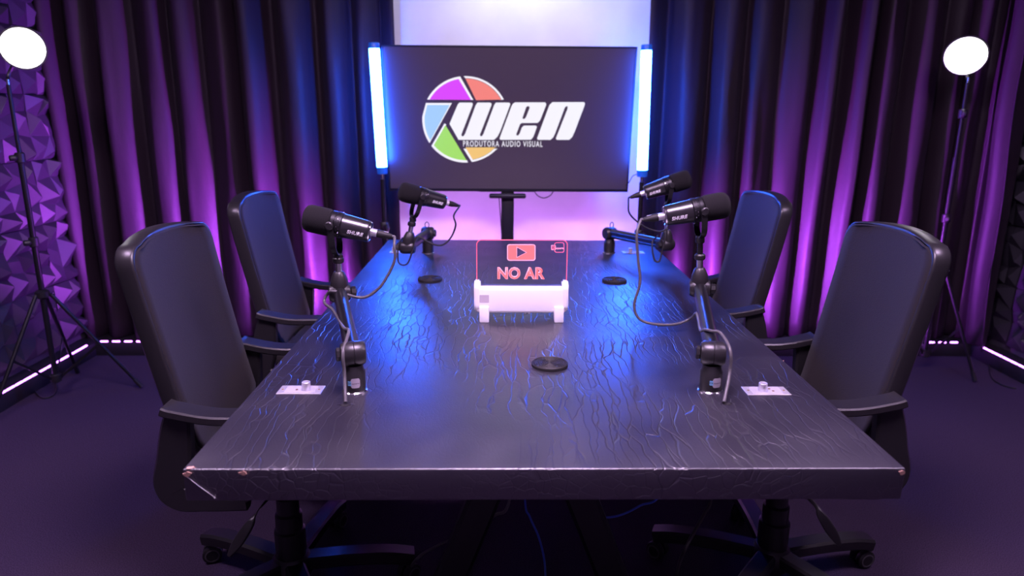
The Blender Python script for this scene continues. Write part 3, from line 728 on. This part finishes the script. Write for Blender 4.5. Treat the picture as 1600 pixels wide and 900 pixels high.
def mic(label, piv, foam_end, text_flip, yaw_extra=0.0, roll=0.0, yoke_foot=None, lettering=True):
    """piv: yoke pivot on the microphone axis; foam_end: direction of the windscreen"""
    piv = Vector(piv); ax = Vector(foam_end).normalized()
    foot = Vector(yoke_foot) if yoke_foot else piv-Vector((0, 0, .055))
    t = thing('microphone', label, 'microphone', foot, 0, 'black broadcast microphones')
    P = piv-foot
    fr = frame(P, ax, (0, 0, 1))           # local z = along the axis to the windscreen, x = up
    ws = [(.028, .004), (.0325, .006), (.0345, .012), (.035, .050), (.0345, .058), (.031, .067), (.024, .072), (.012, .0742), (.001, .0745)]
    obj('windscreen', lathe(ws, 40, fr), FOAMB, t)
    b = lathe([(.030, -.026), (.0325, -.024), (.0328, -.012), (.0318, -.011), (.0318, -.008), (.0328, -.007), (.0328, .002), (.031, .004)], 40, fr); col = obj('collar', b, BLACKM, t)
    b = B()
    for row in (-.021, -.015):
        for k in range(20):
            a = 2*PI*(k+.5*(row < -.02))/20
            add_lathe(b, [(.0013, .0), (.0009, .0008)], 6, fr @ T(.0322*math.cos(a), .0322*math.sin(a), row) @ frame((0, 0, 0), (math.cos(a), math.sin(a), 0)))
    o = obj('perforations', b, CHROME, col)
    bd = [(.010, -.096), (.024, -.0955), (.0262, -.093), (.0268, -.088), (.0305, -.030), (.0310, -.026)]
    body = obj('body', lathe(bd, 40, fr), MICB, t)
    obj('tail_ring', lathe([(.0225, -.0962), (.0245, -.0975), (.0258, -.0945)], 40, fr, caps=False), CHROME, body)
    if lettering:
        tx = text_mesh('SHURE', .041, .0105, .05, .18, 1.08)
        s = -1 if ax.x < 0 else 1         # read left to right from the table's near end
        rounded_text_on_cyl(tx, .0296, -.22)
        # lettering local: x along axis to the right, -y towards the viewer, z up
        xd = ax*s; up = Vector((0, 0, 1)); up = (up-xd*up.dot(xd)).normalized(); yd = up.cross(xd)
        M = Matrix((xd, yd, up)).transposed().to_4x4(); M.translation = P-ax*.062
        tilt = Matrix.Rotation(s*-.055, 4, 'Z')
        obj('maker_lettering', xf(tx, M @ tilt), PRINT, body, 0)
    # yoke: a U strap from both pivots down to the riser
    sd = ax.cross(Vector((0, 0, 1))).normalized()
    dn = -P
    w_ = .0385
    pts = [P+sd*w_, P+sd*w_+dn*.45, P+sd*w_*.93+dn*.72, P+sd*w_*.55+dn*.93, dn*.0+Vector((0, 0, .002)), P-sd*w_*.55+dn*.93, P-sd*w_*.93+dn*.72, P-sd*w_+dn*.45, P-sd*w_]
    b = B(); Q = spline(pts, 6); rings = []
    for i, p in enumerate(Q):
        tg = (Q[min(i+1, len(Q)-1)]-Q[max(i-1, 0)]).normalized(); wd_ = (ax-tg*ax.dot(tg)).normalized(); nn = tg.cross(wd_)
        rings.append([b.verts.new(p+wd_*x+nn*y) for x, y in ((-.0075, -.0015), (.0075, -.0015), (.0075, .0015), (-.0075, .0015))])
    for u, v in zip(rings, rings[1:]):
        for j in range(4): b.faces.new((u[j], u[(j+1) % 4], v[(j+1) % 4], v[j]))
    b.faces.new(rings[0][::-1]); b.faces.new(rings[-1])
    yk = obj('yoke', b, BLACKM, t)
    obj('yoke_foot', lathe([(.011, -.014), (.012, -.012), (.012, .0), (.009, .004)], 20), PLAST, t)
    for s in (-1, 1): obj('pivot_knob', lathe([(.009, -.006), (.0105, 0), (.0105, .005), (.008, .007)], 20, frame(P+sd*s*.0395, sd*s)), PLAST, yk)
    # plug with silver sleeve and tapered boot
    cn = obj('plug_sleeve', lathe([(.0098, -.113), (.0098, -.094)], 24, fr), ALU, t)
    obj('plug_boot', lathe([(.0048, -.152), (.0062, -.149), (.0075, -.138), (.0100, -.127), (.0102, -.113)], 24, fr), RUBBER, t)
    obj('boot_print', lathe([(.0079, -.150), (.0092, -.142)], 8, fr @ T(0, 0, 0), caps=False) if 0 else xf(box((0, 0, 0), (.0015, .003, .012)), fr @ T(.0088, 0, -.135)), STICK, t)
    return piv - ax*.152

def P_(u, v, y): return ony(u, v, y)
specs = dict(
 nl=dict(base=(-.309, 1.378), ez=.868, epx=(531, 457), foot=(528, 398), piv=(520, 349), foam=(473, 339), tail=(598, 367)),
 nr=dict(base=(.443, 1.381), ez=.868, epx=(1093, 450), foot=(1094, 371), piv=(1095, 327), foam=(1141, 319), tail=(1010, 343)),
 fl=dict(base=(-.309, 2.875), ez=.850, epx=(637, 386), foot=(645, 340), piv=(655, 306), foam=(616, 295), tail=(702, 322)),
 fr=dict(base=(.452, 2.887), ez=.850, epx=(1041, 382), foot=(1043, 318), piv=(1048, 288), foam=(1079, 276), tail=(985, 308)))
names = dict(nl='front left', nr='front right', fl='rear left', fr='rear right')
armlab = dict(nl='black low boom arm at the near left corner of the table', nr='black low boom arm at the near right corner of the table',
              fl='black low boom arm at the far left end of the table by the tube lamp', fr='black low boom arm at the far right end of the table by the tube lamp')
miclab = dict(nl='black foam-topped microphone over the near left of the table, pointing left', nr='black foam-topped microphone over the near right of the table, pointing right',
              fl='black foam-topped microphone in front of the lower left corner of the television', fr='black foam-topped microphone behind the near right microphone, pointing right')
cabs = dict(
 nl=[(616, 384), (617, 405), (606, 430), (590, 452), (565, 465), (545, 466), (532, 470)],
 nr=[(1003, 352), (994, 375), (993, 410), (991, 455), (993, 485), (1005, 502), (1035, 507), (1065, 503), (1082, 494)],
 fl=[(709, 337), (712, 352), (704, 372), (690, 383), (672, 380), (652, 370)],
 fr=[(982, 318), (983, 332), (993, 344), (1010, 356), (1030, 362), (1042, 360)])
cablab = dict(nl='dark cable looping from the near left microphone to its arm', nr='dark cable hanging in a long loop from the near right microphone',
              fl='dark cable looping in front of the lavender wall from the far left microphone', fr='dark cable looping from the far right microphone beside the tube lamp')
for k, s in specs.items():
    e = onz(*s['epx'], s['ez']); Y = e.y
    ft = P_(*s['foot'], Y); pv = P_(*s['piv'], Y); fo = P_(*s['foam'], Y); tl_ = P_(*s['tail'], Y)
    far = k[0] == 'f'
    axis = fo - tl_
    if k == 'fl': axis.y -= .085
    if k == 'fr': axis.y -= .02
    boom(armlab[k], s['base'] + (TZ,), e, ft-(ft-e).normalized()*.006, not far, far)
    tail = mic(miclab[k], pv, axis, 0, yoke_foot=ft)
    out = -(axis.normalized())
    pts = [tail, tail+out*.006] + [P_(u, v, Y+(.0 if not far else -.005)-.02) for u, v in cabs[k]]
    if k == 'nl':
        J = Vector((s['base'][0], s['base'][1], TZ+.084)); hd = (e-J).normalized(); sd = Vector((-1, 0, 0))
        pts[-1] = e + Vector((-.028, -.02, .0)); pts[-2] = e+Vector((-.005, -.035, .012))
        pts += [e+Vector((-.033, -.03, -.02)), e+hd*-.10+Vector((-.024, 0, -.012)), J+hd*.10+Vector((-.012, 0, .018)), J+hd*.04+Vector((-.004, -.0, .032)), J+Vector((-.014, -.028, .012)), Vector((s['base'][0]-.012, s['base'][1]-.034, TZ+.05)), Vector((*onz(540, 631, TZ).xy, TZ+.004))]
    if k == 'nr':
        J = Vector((s['base'][0], s['base'][1], TZ+.084)); hd = (e-J).normalized()
        pts = pts[:2] + [P_(u, v, Y-.02) for u, v in [(995, 366), (997, 405), (1000, 441), (991, 477), (1000, 499), (1027, 507), (1058, 506), (1080, 497)]]
        pts += [J+(e-J)*.62+Vector((-.022, -.01, -.008)), J+(e-J)*.5+Vector((-.0175, 0, -.002)), J+(e-J)*.3+Vector((-.0175, 0, .0)), J+(e-J)*.2+Vector((-.012, 0, .018)), J+(e-J)*.14+Vector((.0, 0, .025)), J+(e-J)*.09+Vector((.018, 0, .028)), J+Vector((.030, -.018, .012)), Vector((s['base'][0]+.030, s['base'][1]-.026, TZ+.05)), Vector((*onz(1131, 631, TZ).xy, TZ+.004))]
    if far:
        sg = -1 if k == 'fl' else -1
        pts += [e+Vector((.02*(1 if k == 'fl' else -1), -.03, -.01)), e+Vector((.0 if k == 'fl' else -.03, -.035, -.055)), e+Vector((-.03*(1 if k == 'fl' else 1.6), -.03, -.05)), e+Vector((-.03*(1 if k == 'fl' else 1.9), -.02, .01)),
                e+Vector((-.02*(1 if k == 'fl' else 1.4), .02, .03))]
    tag(obj('microphone_cable', tube(pts, .0037 if not far else .0031, 8, 8), GREYC if not far else RUBBER, sharp=60), cablab[k], 'cable', 'microphone cables')

# ---------------------------------------------------------------- illuminated sign
s0, s1 = onz(757, 500, TZ), onz(872, 500, TZ)
SX, SY = .0545, 1.915
sg = thing('lit_sign', 'small illuminated NO AR sign with white base and clear plate on the table', 'sign', (SX, SY, TZ))
hwS = .131
b = box((0, 0, .060), (2*hwS-.01, .054, .074), .008, 3); obj('base_channel', b, WHITEP, sg)
for s in (-1, 1):
    lp = rrect(-.031, .022, .031, .114, .028, 8, (1, 1, 0, 0)); lp = [(x, y) for x, y in lp]
    b = curve_mesh([rrect(-.030, .024, .030, .114, .024, 8)], .0); thicken(b, .018); bmesh.ops.bevel(b, geom=[e for e in b.edges if len(e.link_faces) == 2 and e.calc_face_angle(0) > 1], offset=.004, segments=3, affect='EDGES'); xf(b, T(s*(hwS-.008)-.009, 0, 0) @ RY(PI/2) @ RZ(PI/2)); obj('end_cap', b, WHITEP, sg)
for x in (s0.x, s1.x):
    f_ = obj('foot', xf(curve_mesh_ := box((0, 0, 0), (.027, .075, .045), .003, 2), T(x-SX, -.005, .0225)), WHITEP, sg)
tgx = s0.x-SX
obj('clear_tag', box((tgx, -.0275, .066), (.026, .001, .022), .0004, 1), TAGM, sg)
for s in (-.011, .011): pass
obj('blue_print', box((tgx-.019, -.0268, .063), (.009, .0006, .0016)), CYAN, sg, 0)
obj('blue_print', box((tgx-.020, -.0268, .057), (.005, .0006, .0016)), CYAN, sg, 0)
obj('blue_print', box((tgx-.018, -.0268, .051), (.010, .0006, .0012)), CYAN, sg, 0)
obj('push_button', cyl((.012, -.01, .024), (.012, -.01, .018), .004), WHITEP, sg); obj('push_button', cyl((.023, -.01, .024), (.023, -.01, .018), .004), WHITEP, sg)
obj('power_jack', tube([(.116, -.01, .026), (.1165, -.011, .016), (.117, -.012, .010)], .003, 8), CHROME, sg)
PX0, PX1, PZ1 = ony(745, 400, SY).x-SX, ony(886, 400, SY).x-SX, ony(815, 375, SY).z-TZ
SM = RX(PI/2)
pl = curve_mesh([rrect(PX0, .09, PX1, PZ1, .014, 8, (1, 1, 0, 0))], .0); thicken(pl, .004); xf(pl, T(0, .002, 0) @ SM)
plate = obj('clear_plate', pl, ACRY, sg, 30)
edge = rrect(PX0, .09, PX1, PZ1, .014, 8, (1, 1, 0, 0)); edge = [edge[-1]] + edge[:-1]
obj('glowing_edge', tube([(x, .0, z) for x, z in edge], .0013, 6, smooth=False), PINK, plate)
def sgn(u, v): q = ony(730+u/6, 360+v/6, SY-.003); return (q.x-SX, q.z-TZ)
def engr(name, loops, m, z=.0026, par=plate, depth=.0003):
    b = curve_mesh([[sgn(*p) for p in lp] for lp in loops]); thicken(b, depth); obj(name, xf(b, T(0, -z+.0002, 0) @ SM), m, par, 0)
def flip(lp): return lp
R1 = rrect(374, 130, 640, 284, 22); R2 = rrect(382, 138, 632, 276, 16)
tri = [(468, 160), (552, 207), (468, 250)]
engr('button_outline', [R1, R2], PINKL)
engr('play_button', [R2, tri], REDG)
engr('play_outline', [[(464, 153), (560, 207), (464, 257)], tri], PINKL, .0030)
a, b_ = sgn(283, 458), sgn(730, 345)
tx = text_mesh('NO AR', b_[0]-a[0], b_[1]-a[1], .05, 0, 1.05); thicken(tx, .0003)
obj('lettering', xf(tx, T((a[0]+b_[0])/2, -.0024, (a[1]+b_[1])/2) @ SM), PINKL, plate, 0)
tx = text_mesh('NO AR', b_[0]-a[0]-.0016, b_[1]-a[1]-.0016, .02, 0, 1.05); thicken(tx, .0003)
obj('lettering_fill', xf(tx, T((a[0]+b_[0])/2, -.0028, (a[1]+b_[1])/2) @ SM), REDG, plate, 0)
engr('corner_emblem', [rrect(818, 113, 910, 208, 18), rrect(823, 118, 905, 203, 14)], PINK)
engr('corner_emblem', [rrect(787, 138, 830, 184, 8), rrect(791, 142, 826, 180, 6)], PINKL)
a, b_ = sgn(795, 178), sgn(824, 148); tx = text_mesh('DI', b_[0]-a[0], b_[1]-a[1], .02); thicken(tx, .0003)
obj('emblem_lettering', xf(tx, T((a[0]+b_[0])/2, -.0024, (a[1]+b_[1])/2) @ SM), PINK, plate, 0)
a, b_ = sgn(828, 182), sgn(908, 158); tx = text_mesh('aquario', b_[0]-a[0], b_[1]-a[1], .02); thicken(tx, .0003)
obj('emblem_lettering', xf(tx, T((a[0]+b_[0])/2, -.0024, (a[1]+b_[1])/2) @ SM), PINKL, plate, 0)

# ---------------------------------------------------------------- coasters with a ridged maze relief
def coaster(label, u, v, ridges):
    p = onz(u, v, TZ+.005); t = thing('coaster', label, 'coaster', (p.x, p.y, TZ), .5, 'round black coasters')
    r = .0425
    obj('body', lathe([(r-.001, 0), (r, .001), (r, .0065), (r-.0015, .0075), (r-.002, .0072)], 48), RUBBER, t)
    b = B()
    for i in range(1, 8):
        rr = .0052*i
        for q in range(4):
            a0 = PI/2*q + .12 + (i % 2)*.12; a1 = PI/2*(q+1) - .12 + (i % 2)*.12
            add_tube(b, [(rr*math.cos(a0+(a1-a0)*k/8), rr*math.sin(a0+(a1-a0)*k/8), .0074) for k in range(9)], .0012, 5, smooth=False)
    rim = add_tube(b, [((r-.003)*math.cos(2*PI*k/48), (r-.003)*math.sin(2*PI*k/48), .0074) for k in range(49)], .0014, 5, smooth=False)
    obj('ridge_relief', b, RUBBER, t)
coaster('round black ridged coaster lying in front of the lit sign', 859, 568, 1)
coaster('round black coaster on the left half of the table behind the sign', 672, 435.5, 0)
coaster('round black coaster on the right half of the table behind the sign', 960, 437.5, 0)

# ---------------------------------------------------------------- aluminium knob plates let into the table
def knob_plate(label, cx, cy, kx, dots, rz=0):
    t = thing('volume_control', label, 'control', (cx, cy, TZ), rz, 'small metal volume controls')
    p = obj('plate', box((0, 0, .0012), (.092, .044, .0024), .0006, 1), ALU, t)
    obj('label_print', box((0, 0, .0025), (.064, .036, .0003)), ALU2, p, 0)
    obj('knob', lathe([(.0088, .0026), (.0092, .004), (.0088, .0195), (.008, .0205), (.0075, .0202)], 28, T(kx, -.002, 0)), ALU, t)
    for s in (-1, 1): obj('screw', lathe([(.0024, .0024), (.0026, .003), (.0018, .0034)], 12, T(s*.038, 0, 0)), BRASS, p)
    for dx, dy in dots:
        obj('jack', lathe([(.003, .0026), (.0028, .0036), (.0016, .0036), (.0016, .0028)], 12, T(dx, dy, 0)), BRASS, p)
knob_plate('small aluminium volume control plate with knob near the near left boom arm', -.423, 1.381, .012, [(-.008, -.002)])
knob_plate('small aluminium volume control plate with knob near the near right boom arm', .561, 1.376, -.008, [(.014, -.004), (.010, .008)])
knob_plate('small aluminium volume control plate by the far right boom arm', .555, 2.895, -.012, [(.01, 0)])
knob_plate('small aluminium volume control plate by the far left boom arm', -.425, 2.895, -.03, [(.01, 0)])

# ---------------------------------------------------------------- loose cables
def cable(label, pts, r, m): return tag(obj('cable', tube(pts, r, 7, 8), m, sharp=60), label, 'cable', 'cables hanging under the table')
def under(u, v, y, dx=0.0): p = ony(u, v, y); return Vector((p.x+dx, y, TZ-.06))      # tied up under the table top
cable('blue cable sagging under the right half of the table', [under(860, 776, 1.5), ony(900, 792, 1.5), ony(930, 807, 1.5), ony(965, 806, 1.5), ony(1000, 790, 1.5), ony(1035, 765, 1.5), under(1060, 774, 1.5)], .0028, BLUEC)
cable('thin blue cable dropping from the middle of the table to the floor', [under(818, 776, 1.55), ony(820, 776, 1.55), ony(828, 808, 1.55), ony(842, 840, 1.55), ony(851, 880, 1.55), onz(852, 925, .006), onz(848, 960, .006)], .0028, BLUEC)
cable('dark grey cable running from under the table towards the left chair foot', [under(815, 778, 1.6), ony(797, 778, 1.6), ony(772, 806, 1.6), ony(735, 832, 1.6), ony(690, 850, 1.62), ony(655, 870, 1.62), onz(640, 893, .006), onz(640, 935, .006)], .004, GREYC)
cable('black cable dropping from the table beside the right chair foot', [under(1116, 772, 1.5), ony(1112, 772, 1.5), ony(1102, 800, 1.5), ony(1080, 840, 1.5), ony(1064, 872, 1.5), onz(1056, 905, .006), onz(1050, 960, .006)], .0045, RUBBER)
cable('black cable looped on the floor beside the left tripod', [onz(60, 600, .005), onz(55, 612, .005), onz(68, 622, .005), onz(85, 616, .005), onz(88, 600, .005), onz(75, 590, .005)], .004, RUBBER)
cable('black cable lying on the floor beside the right tripod', [onz(1545, 570, .005), onz(1550, 590, .005), onz(1563, 600, .005), onz(1578, 605, .005), onz(1588, 607, .005)], .004, RUBBER)
